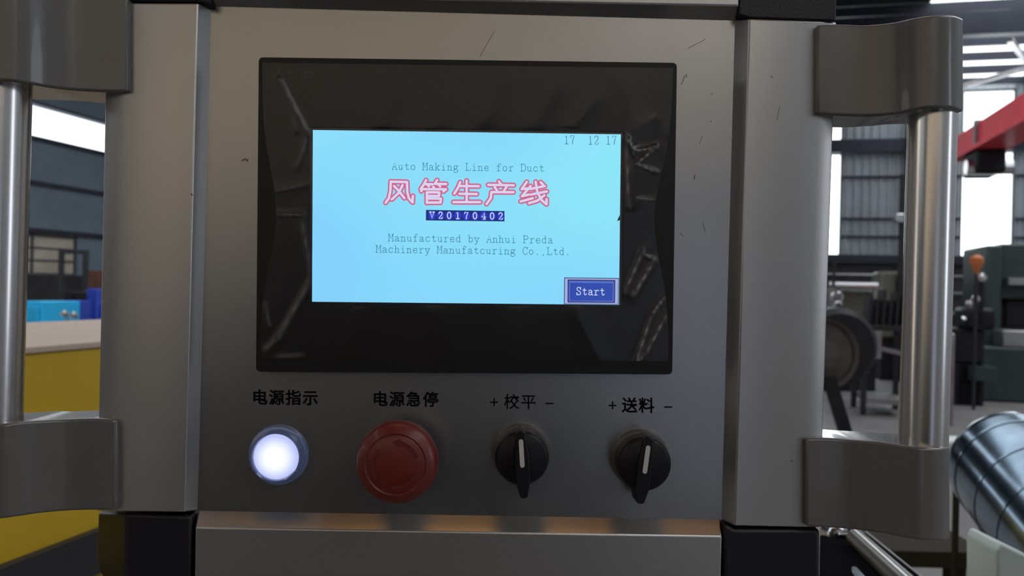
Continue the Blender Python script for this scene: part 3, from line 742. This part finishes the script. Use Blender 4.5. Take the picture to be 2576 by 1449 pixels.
cabinet('tool_cabinet', 'deep blue upright cabinet behind the dark frame', 'cabinet', 218, 726, 240, 820, 8.4, .4, M['deepblue'])
cabinet('tool_cabinet', 'small deep blue cabinet against the cabinet profile edge', 'cabinet', 246, 762, 262, 820, 7.8, .4, M['deepblue'])
cabinet('dark_machine', 'low black machine between the blue cabinets', 'machine', 160, 733, 218, 820, 8.8, .7, M['dark'], 2)
# dark steel frame
_, v0, zt_ = QU(147, 628, 10.5); _, v1, _ = QU(217, 628, 10.5)
fr = empty('rack', HW(10.5, (v0 + v1) / 2, 0), 'dark upright rectangular steel frame standing before the side window', 'rack')
for v in (v0, v1 - .06): MB().hbox(10.5, 10.56, v, v + .06, 0, zt_).build('post', M['darksteel'], fr)
MB().hbox(10.5, 10.56, v0 + .06, v1 - .06, zt_ - .06, zt_).build('crossbar', M['darksteel'], fr)
MB().hbox(10.5, 10.56, v0 + .06, v1 - .06, .5, .56).build('crossbar', M['darksteel'], fr)
cabinet('crate_stack', 'rusty brown crate stack far behind the frame', 'crates', 222, 680, 262, 800, 14, 1.0, M['rust'], 2)
for (px, py, r, lb) in ((166, 790, .026, 'small shiny steel flange on the bench, left one'), (189, 793, .026, 'small shiny steel flange on the bench, right one')):
    u_, v_, z_ = QU(px, py, 5.2)
    o = empty('pipe_flange', HW(u_, v_, z_), lb, 'flange', 'flanges on the bench')
    MB().lathe(HW(u_, v_, z_), -AX, [(0, r), (.01, r), (.012, r * .6), (.04, r * .6)], 20).build('flange_disc', M['chrome'], o, smooth=True)
    MB().cyl(HW(u_ + .02, v_, z_ - .03), HW(u_ + .02, v_, .9), .012, n=10).build('stand', M['steel'], o)
u_, v_, z_ = QU(175, 815, 5.2)
bn = empty('workbench', HW(5.4, v_, 0), 'dark workbench carrying the shiny flanges', 'bench')
MB().hbox(5.1, 5.7, v_ - .35, v_ + .35, .86, .90).build('bench_top', M['darksteel'], bn)
for a_ in (5.14, 5.66):
    for b2 in (-.32, .32): MB().hbox(a_ - .02, a_ + .02, v_ + b2 - .02, v_ + b2 + .02, 0, .86).build('leg', M['darksteel'], bn)

# ------------------------------------------------------------------ right: machine shop
# red runway girder with hoist
cr = empty('crane_girder', HW(9, 3.0, 3.2), 'bright red box girder running along the hall with a dark hoist under its end', 'crane')
_, _, g1 = QV(2576, 232, 3.0); _, _, g0 = QV(2576, 300, 3.0)
u2 = QV(2404, 330, 3.0)[0]
MB().hbox(6.5, u2, 3.0, 3.28, g0, g1).build('girder', M['red_crane'], cr, bevel=.01)
MB().hbox(6.5, u2, 2.94, 3.34, g0 - .05, g0).build('lower_flange', M['red_crane'], cr)
MB().hbox(u2 - 1.0, u2 - .92, 2.96, 3.32, g0, g1 + .02).build('stiffener', M['steel'], cr)
MB().hbox(6.5, 6.8, 2.9, 3.38, 0, g0 - .05).build('support_column', M['red_crane'], cr)
uh = QV(2470, 365, 3.1)[0]
hz = g0 - .05
hs = MB().hbox(uh - .25, uh + .35, 2.98, 3.30, hz - .28, hz).build('hoist', M['dark'], cr, bevel=.03)
MB().cyl(HW(uh - .1, 2.9, hz - .2), HW(uh - .1, 3.4, hz - .2), .09, n=18).build('hoist_drum', M['chrome'], hs)

# green planer column
gm = empty('green_machine', HW(13.5, 7, 0), 'tall dark green milling machine at the right edge under the bright window', 'machine')
_, v0, z1 = QU(2484, 617, 13); _, v1, _ = QU(2524, 617, 13)
MB().hbox(13, 14.2, v0, v1, 0, z1).build('column', M['green'], gm, bevel=.03)
MB().hbox(13.1, 14.1, v1, v1 + 1.1, z1 - .75, z1 + .03).build('crossrail', M['green'], gm, bevel=.03)
MB().hbox(12.9, 13.1, v1 + .05, v1 + .7, z1 - .55, z1 - .45).build('slideway', M['steel'], gm)
MB().hbox(13.2, 14.0, v1 + .1, v1 + .5, 1.0, z1 - .75).build('spindle_head', M['dark'], gm, bevel=.03)
MB().hbox(12.6, 14.4, v0 - .5, v1 + 1.3, 0, .75).build('bed', M['green'], gm, bevel=.03)
MB().hbox(12.62, 13.5, v1 - .1, v1 + .6, .75, .98).build('workpiece', M['steel'], gm, bevel=.02)
# lathe between tube and planer
_, v0, z1 = QU(2395, 800, 12); _, v1, _ = QU(2500, 800, 12)
lt = empty('lathe', HW(12, (v0 + v1) / 2, 0), 'black lathe with bright metal parts between handle tube and green machine', 'machine')
MB().hbox(12, 12.6, v0, v1 - .1, .55, 1.0).build('bed', M['dark'], lt, bevel=.03)
MB().hbox(12, 12.6, v0 + .05, v0 + .35, 0, .55).build('leg', M['dark'], lt)
MB().hbox(12, 12.6, v1 - .4, v1 - .1, 0, .55).build('leg', M['dark'], lt)
MB().hbox(11.9, 12.5, v1 - .35, v1 - .0, 1.0, 1.28).build('headstock', M['dark'], lt, bevel=.05)
MB().cyl(HW(11.95, v0 + .1, 1.13), HW(11.95, v1 - .35, 1.13), .035, n=16).build('spindle_bar', M['chrome'], lt, smooth=True)
for px, py, r in ((2452, 752, .05), (2468, 698, .055), (2436, 764, .04)):
    u_, v_, z_ = QU(px, py, 11.85)
    MB().lathe(HW(u_, v_, z_), -AX, [(0, r * .4), (.02, r), (.05, r), (.06, r * .3)], 16).build('handwheel', M['chrome'], lt, smooth=True)
MB().hbox(11.9, 12.0, QU(2462, 700, 11.9)[1], QU(2476, 700, 11.9)[1], 1.0, QU(2468, 700, 11.9)[2]).build('lever_post', M['dark'], lt)
MB().hbox(11.8, 12.6, v0 + .2, v1, .35, .52).build('chip_tray', M['green'], lt)
cabinet('parts_bin', 'small pale grey bin beside the handle tube near the lathe', 'bin', 2380, 838, 2402, 880, 10.0, .2, M['steel'])
u_, v_, z_ = QU(2457, 665, 11.6)
wl = empty('hanging_lamp', HW(u_, v_, z_), 'small orange lamp hood on a stalk above the lathe', 'lamp')
MB().lathe(HW(u_, v_, z_ - .12), (0, 0, 1), [(0, .02), (.06, .04), (.14, .08), (.20, .08), (.24, .02)], 20).build('lamp_hood', M['orange'], wl, smooth=True)
MB().bar(HW(u_, v_, 0), HW(u_, v_, z_ - .1), .03, .03).build('stalk', M['darksteel'], wl)

# machines between cabinet and handle tube
_, va, za = QU(2085, 718, 13); _, vb, _ = QU(2208, 718, 13)
rf = empty('roll_stand', HW(13.2, (va + vb) / 2, 0), 'machine stand with a long bright horizontal roll, behind the right handle', 'machine')
MB().cyl(HW(13, va, za), HW(13, vb, za), .065, n=20).build('roll', M['chrome'], rf, smooth=True)
MB().hbox(12.95, 13.05, vb - .06, vb + .06, 0.5, za - .02).build('post', M['steel'], rf)
MB().hbox(12.95, 13.05, va - .02, va + .08, 0, za - .02).build('post', M['steel'], rf)
MB().hbox(13.1, 13.5, va, vb - .08, .55, za - .07).build('guard_panel', M['beige'], rf)
MB().hbox(13.0, 13.6, va, vb, 0, .55).build('bed', M['dark'], rf)
MB().bar(HW(12.9, QU(2098, 680, 12.9)[1], za), HW(12.9, QU(2098, 680, 12.9)[1], za + .35), .03, .03).build('rod', M['darksteel'], rf)
for px, py, r in ((2105, 748, .09), (2108, 768, .06)):
    u_, v_, z_ = QU(px, py, 12.6)
    MB().lathe(HW(u_, v_, z_), -AX, [(0, r), (.02, r), (.03, r * .75), (.015, r * .7)], 24).build('handwheel', M['chrome'], rf, smooth=True)
_, v0, z1 = QU(2214, 682, 15); _, v1, _ = QU(2290, 682, 15)
bm_ = empty('beige_machine', HW(15.4, (v0 + v1) / 2, 0), 'beige grey machine head just left of the right handle tube', 'machine')
MB().hbox(15, 15.8, v0, v1, .7, z1).build('head', M['beige'], bm_, bevel=.05)
MB().hbox(15.05, 15.7, v0 + .05, v1 - .05, 0, .7).build('base', M['dark'], bm_)
MB().hbox(14.96, 15, v0 + .25, v1 - .08, z1 - .4, z1 - .12).build('control_plate', M['dark'], bm_)
u_, v_, z_ = QU(2268, 440, 15)
po = empty('signal_pole', HW(15, v_, 0), 'thin dark vertical pole beside the right handle tube', 'pole')
MB().cyl(HW(14.9, v_, 0), HW(14.9, v_, z_), .045, n=12).build('shaft', M['darksteel'], po)
MB().cyl(HW(14.9, v_ + .10, 0.1), HW(14.9, v_ + .10, z_ - .2), .02, n=10).build('conduit', M['steel'], po)
zk = QU(2260, 550, 14.9)[2]
MB().box(tuple(HW(14.85, v_ - .06, zk)), (.14, .14, .16)).build('junction_box', M['chrome'], po, bevel=.02)
# dark coil stand with a big disc, in front
Yw = 6.4
cc = P(2062, 890, Yw)
dw = empty('coil_stand', Vector((cc.x, cc.y, 0)), 'dark decoiler wheel on a splayed leg just beyond the cabinet edge', 'coil stand')
MB().lathe(cc, AY, [(0, .27), (.03, .30), (.06, .30), (.05, .265), (.03, .26), (.03, .12), (.12, .11), (.13, .02)], 48).build('wheel_disc', M['wheel'], dw, smooth=True)
cb_ = P(2100, 872, Yw + .2)
MB().lathe(cb_ + Vector((0, .15, 0)), AY, [(0, .30), (.10, .33), (.22, .33), (.28, .28)], 40).build('rear_drum', M['dark'], dw, smooth=True)
f1 = P(2156, 1160, Yw - .15); f1.z = 0
MB().bar(P(2085, 950, Yw - .1), f1, .10, .10).build('leg', M['dark'], dw)
f2 = Vector((cc.x - .35, Yw - .1, 0)); MB().bar(cc + Vector((0, .03, -.1)), f2, .10, .10).build('leg', M['dark'], dw)
f3 = Vector((cc.x - .1, Yw + .8, 0)); MB().bar(cc + Vector((0, .2, -.1)), f3, .10, .10).build('leg', M['dark'], dw)
# heap of dark plates on a low table
_, v0, z1 = QU(2168, 818, 10.5); _, v1, _ = QU(2300, 818, 10.5)
tb = empty('steel_table', HW(10.8, (v0 + v1) / 2, 0), 'low dark steel table behind the decoiler', 'table')
MB().hbox(10.5, 11.3, v0, v1, z1 - .06, z1).build('table_top', M['darksteel'], tb)
for a_ in (10.54, 11.24):
    for b2 in (v0 + .04, v1 - .04): MB().hbox(a_ - .03, a_ + .03, b2 - .03, b2 + .03, 0, z1 - .06).build('leg', M['darksteel'], tb)
MB().hbox(10.5, 11.3, v0 + .07, v1 - .07, .14, .20).build('lower_shelf', M['steel'], tb)
MB().bar(HW(10.48, v0, z1 - .22), HW(10.48, v1, z1 - .34), .03, .05).build('brace', M['steel'], tb)
for i in range(7):
    a_ = v0 + .1 + i * .075; zz = random.uniform(.28, .5)
    o = MB().hexa([HW(10.7, a_, z1), HW(10.7, a_ + .03, z1), HW(10.7, a_ + .05, z1 + zz), HW(10.7, a_ + .02, z1 + zz)], [HW(11.1, a_, z1), HW(11.1, a_ + .03, z1), HW(11.1, a_ + .05, z1 + zz), HW(11.1, a_ + .02, z1 + zz)]).build('steel_plate', M['darksteel'])
    tag(o, 'dark steel plate standing upright in the row on the low table', 'steel plate', 'steel plates on the low table')

# galvanised duct at the lower right
Yd = 1.35
e0 = P(2528, 1160, Yd); e1_ = P(2960, 1640, .75)
dx = (e1_ - e0).normalized()
dk = empty('galvanised_duct', e0, 'shiny galvanised round duct section at the lower right corner', 'duct')
def ringat(p, r, n=48, sq=1.):
    x = dx.orthogonal().normalized(); y = dx.cross(x)
    return [p + x * math.cos(2 * PI * i / n) * r + y * math.sin(2 * PI * i / n) * r * sq for i in range(n)]
R_ = .122
Lk = (e1_ - e0).length
MB().loft([ringat(e0 + dx * s_, r, 96) for s_, r in ((0, R_ * .86), (.003, R_ * .90), (.010, R_ * .945), (.022, R_ * .98), (.04, R_), (Lk * .5, R_), (Lk, R_))], caps=False).build('duct_shell', M['galv'], dk, smooth=True, angle=50)
for s_ in (.075, .19, .305, .42): MB().loft([ringat(e0 + dx * (s_ + a_), R_ + b2, 96) for a_, b2 in ((0, -.001), (0, .0015), (.005, .0015), (.005, -.001))], caps=False).build('seam', M['galv'], dk)
MB().loft([ringat(e0 + dx * .03, R_ * .98), ringat(e0 + dx * .035, R_ * .98)]).build('end_disc', M['dark'], dk)
cs = e0 + dx * .25
ds_ = empty('duct_stand', Vector((cs.x, cs.y, 0)), 'dark green stand under the galvanised duct', 'stand')
MB().bar(Vector((cs.x, cs.y, 0)), cs - Vector((0, 0, .18)), .07, .07).build('post', M['green'], ds_)
MB().bar(e0 + dx * .02 - Vector((0, 0, .16)), e0 + dx * .6 - Vector((0, 0, .17)), .05, .04).build('cradle', M['green'], ds_)
MB().box((cs.x, cs.y, .01), (.4, .4, .02)).build('foot_plate', M['green'], ds_)
pts = [P(2508, 1385, .45), P(2520, 1366, .45), P(2640, 1425, .45), P(2640, 1600, .45), P(2508, 1600, .45)]
o = MB().prism(pts, (0, .06, 0)).build('white_box', M['frosted'], bevel=.003)
tag(o, 'pale translucent plastic box cut by the bottom right corner', 'box')
wp = P(2408, 1128, 1.75)
mp = empty('marker_post', Vector((wp.x, wp.y, 0)), 'thin floor post with a white cap between handle bracket and duct', 'post')
MB().box(tuple(wp), (.10, .10, .05)).build('post_cap', M['frosted'], mp, bevel=.008)
MB().box((wp.x, wp.y, (wp.z - .025) / 2), (.012, .012, wp.z - .025)).build('shaft', M['bench_brown'], mp)
# dark bench in front of the floor
def floorbar(name, label, cat, a_, b_, Y, d, m):
    p0 = P(a_[0], a_[1], Y); p1 = P(b_[0], b_[1], Y)
    e_ = empty(name, Vector(((p0.x + p1.x) / 2, Y, 0)), label, cat)
    MB().hexa([p0, Vector((p1.x, Y, p0.z)), p1, Vector((p0.x, Y, p1.z))], [q + Vector((0, d, 0)) for q in (p0, Vector((p1.x, Y, p0.z)), p1, Vector((p0.x, Y, p1.z)))]).build('beam', m, e_)
    for x in (p0.x + .04, p1.x - .04): MB().box((x, Y + d / 2, p1.z / 2), (.05, .05, p1.z)).build('leg', m, e_)
floorbar('low_bench', 'dark brown low bench beam behind the roller conveyor', 'bench', (2215, 1385), (2490, 1432), 2.1, .25, M['bench_brown'])
# black roller tray lower right of the cabinet
Yt = .32
rt = empty('roller_conveyor', P(2150, 1449, Yt + .2), 'black edged roller tray slanting down beside the cabinet corner', 'conveyor')
def slab(name, pix, m, th=.02, par=rt, bev=.001):
    pts = [P(x, y, Y) for x, y, Y in pix]
    return MB().prism(pts, (0, 0, -th)).build(name, m, par, bevel=bev)
slab('side_plate', [(2168, 1342, .55), (2178, 1340, .55), (2330, 1462, .25), (2308, 1462, .25)], M['matte_black'], .03)
slab('edge_strip', [(2108, 1334, .56), (2178, 1334, .56), (2186, 1342, .55), (2110, 1343, .55)], M['chrome'], .004)
slab('edge_strip', [(2176, 1336, .549), (2181, 1336, .549), (2338, 1462, .249), (2330, 1462, .249)], M['steel'], .006)
slab('tray_floor', [(2062, 1346, .58), (2166, 1346, .58), (2306, 1490, .25), (2062, 1490, .25)], M['matte_black'], .03)
slab('guide_rail', [(2116, 1402, .45), (2130, 1396, .45), (2188, 1462, .28), (2160, 1462, .28)], M['galv'], .006)
p0 = P(2152, 1376, .50); p1 = P(2300, 1524, .22)
MB().cyl(p0 + Vector((0, 0, .010)), p1 + Vector((0, 0, .010)), .0095, n=32).build('roller', M['roller'], rt, smooth=True)
zt_ = P(2150, 1449, .3).z - .05
MB().box((P(2150, 1449, .4).x, .42, zt_ / 2), (.06, .06, zt_)).build('leg', M['dark'], rt)
# shiny fitting beside the tray
o = MB().cyl(P(2085, 1342, .60), P(2108, 1350, .56), .012, n=20).build('steel_fitting', M['chrome'], bevel=.002)
tag(o, 'small shiny fitting between black corner cap and roller tray', 'fitting')

# unseen dark block added behind the viewer to darken the plate's lower reflection
bkm = empty('plate_reflection_block', (-.25, -1.95, 0), 'unseen dark block added behind the viewer to darken the plate reflection', 'machine')
MB().box((-.35, -1.95, .61), (1.4, .6, 1.22)).build('body', M['dark'], bkm, bevel=.02)
MB().box((-.20, -1.95, 1.27), (.7, .4, .10)).build('head', M['dark'], bkm, bevel=.02)
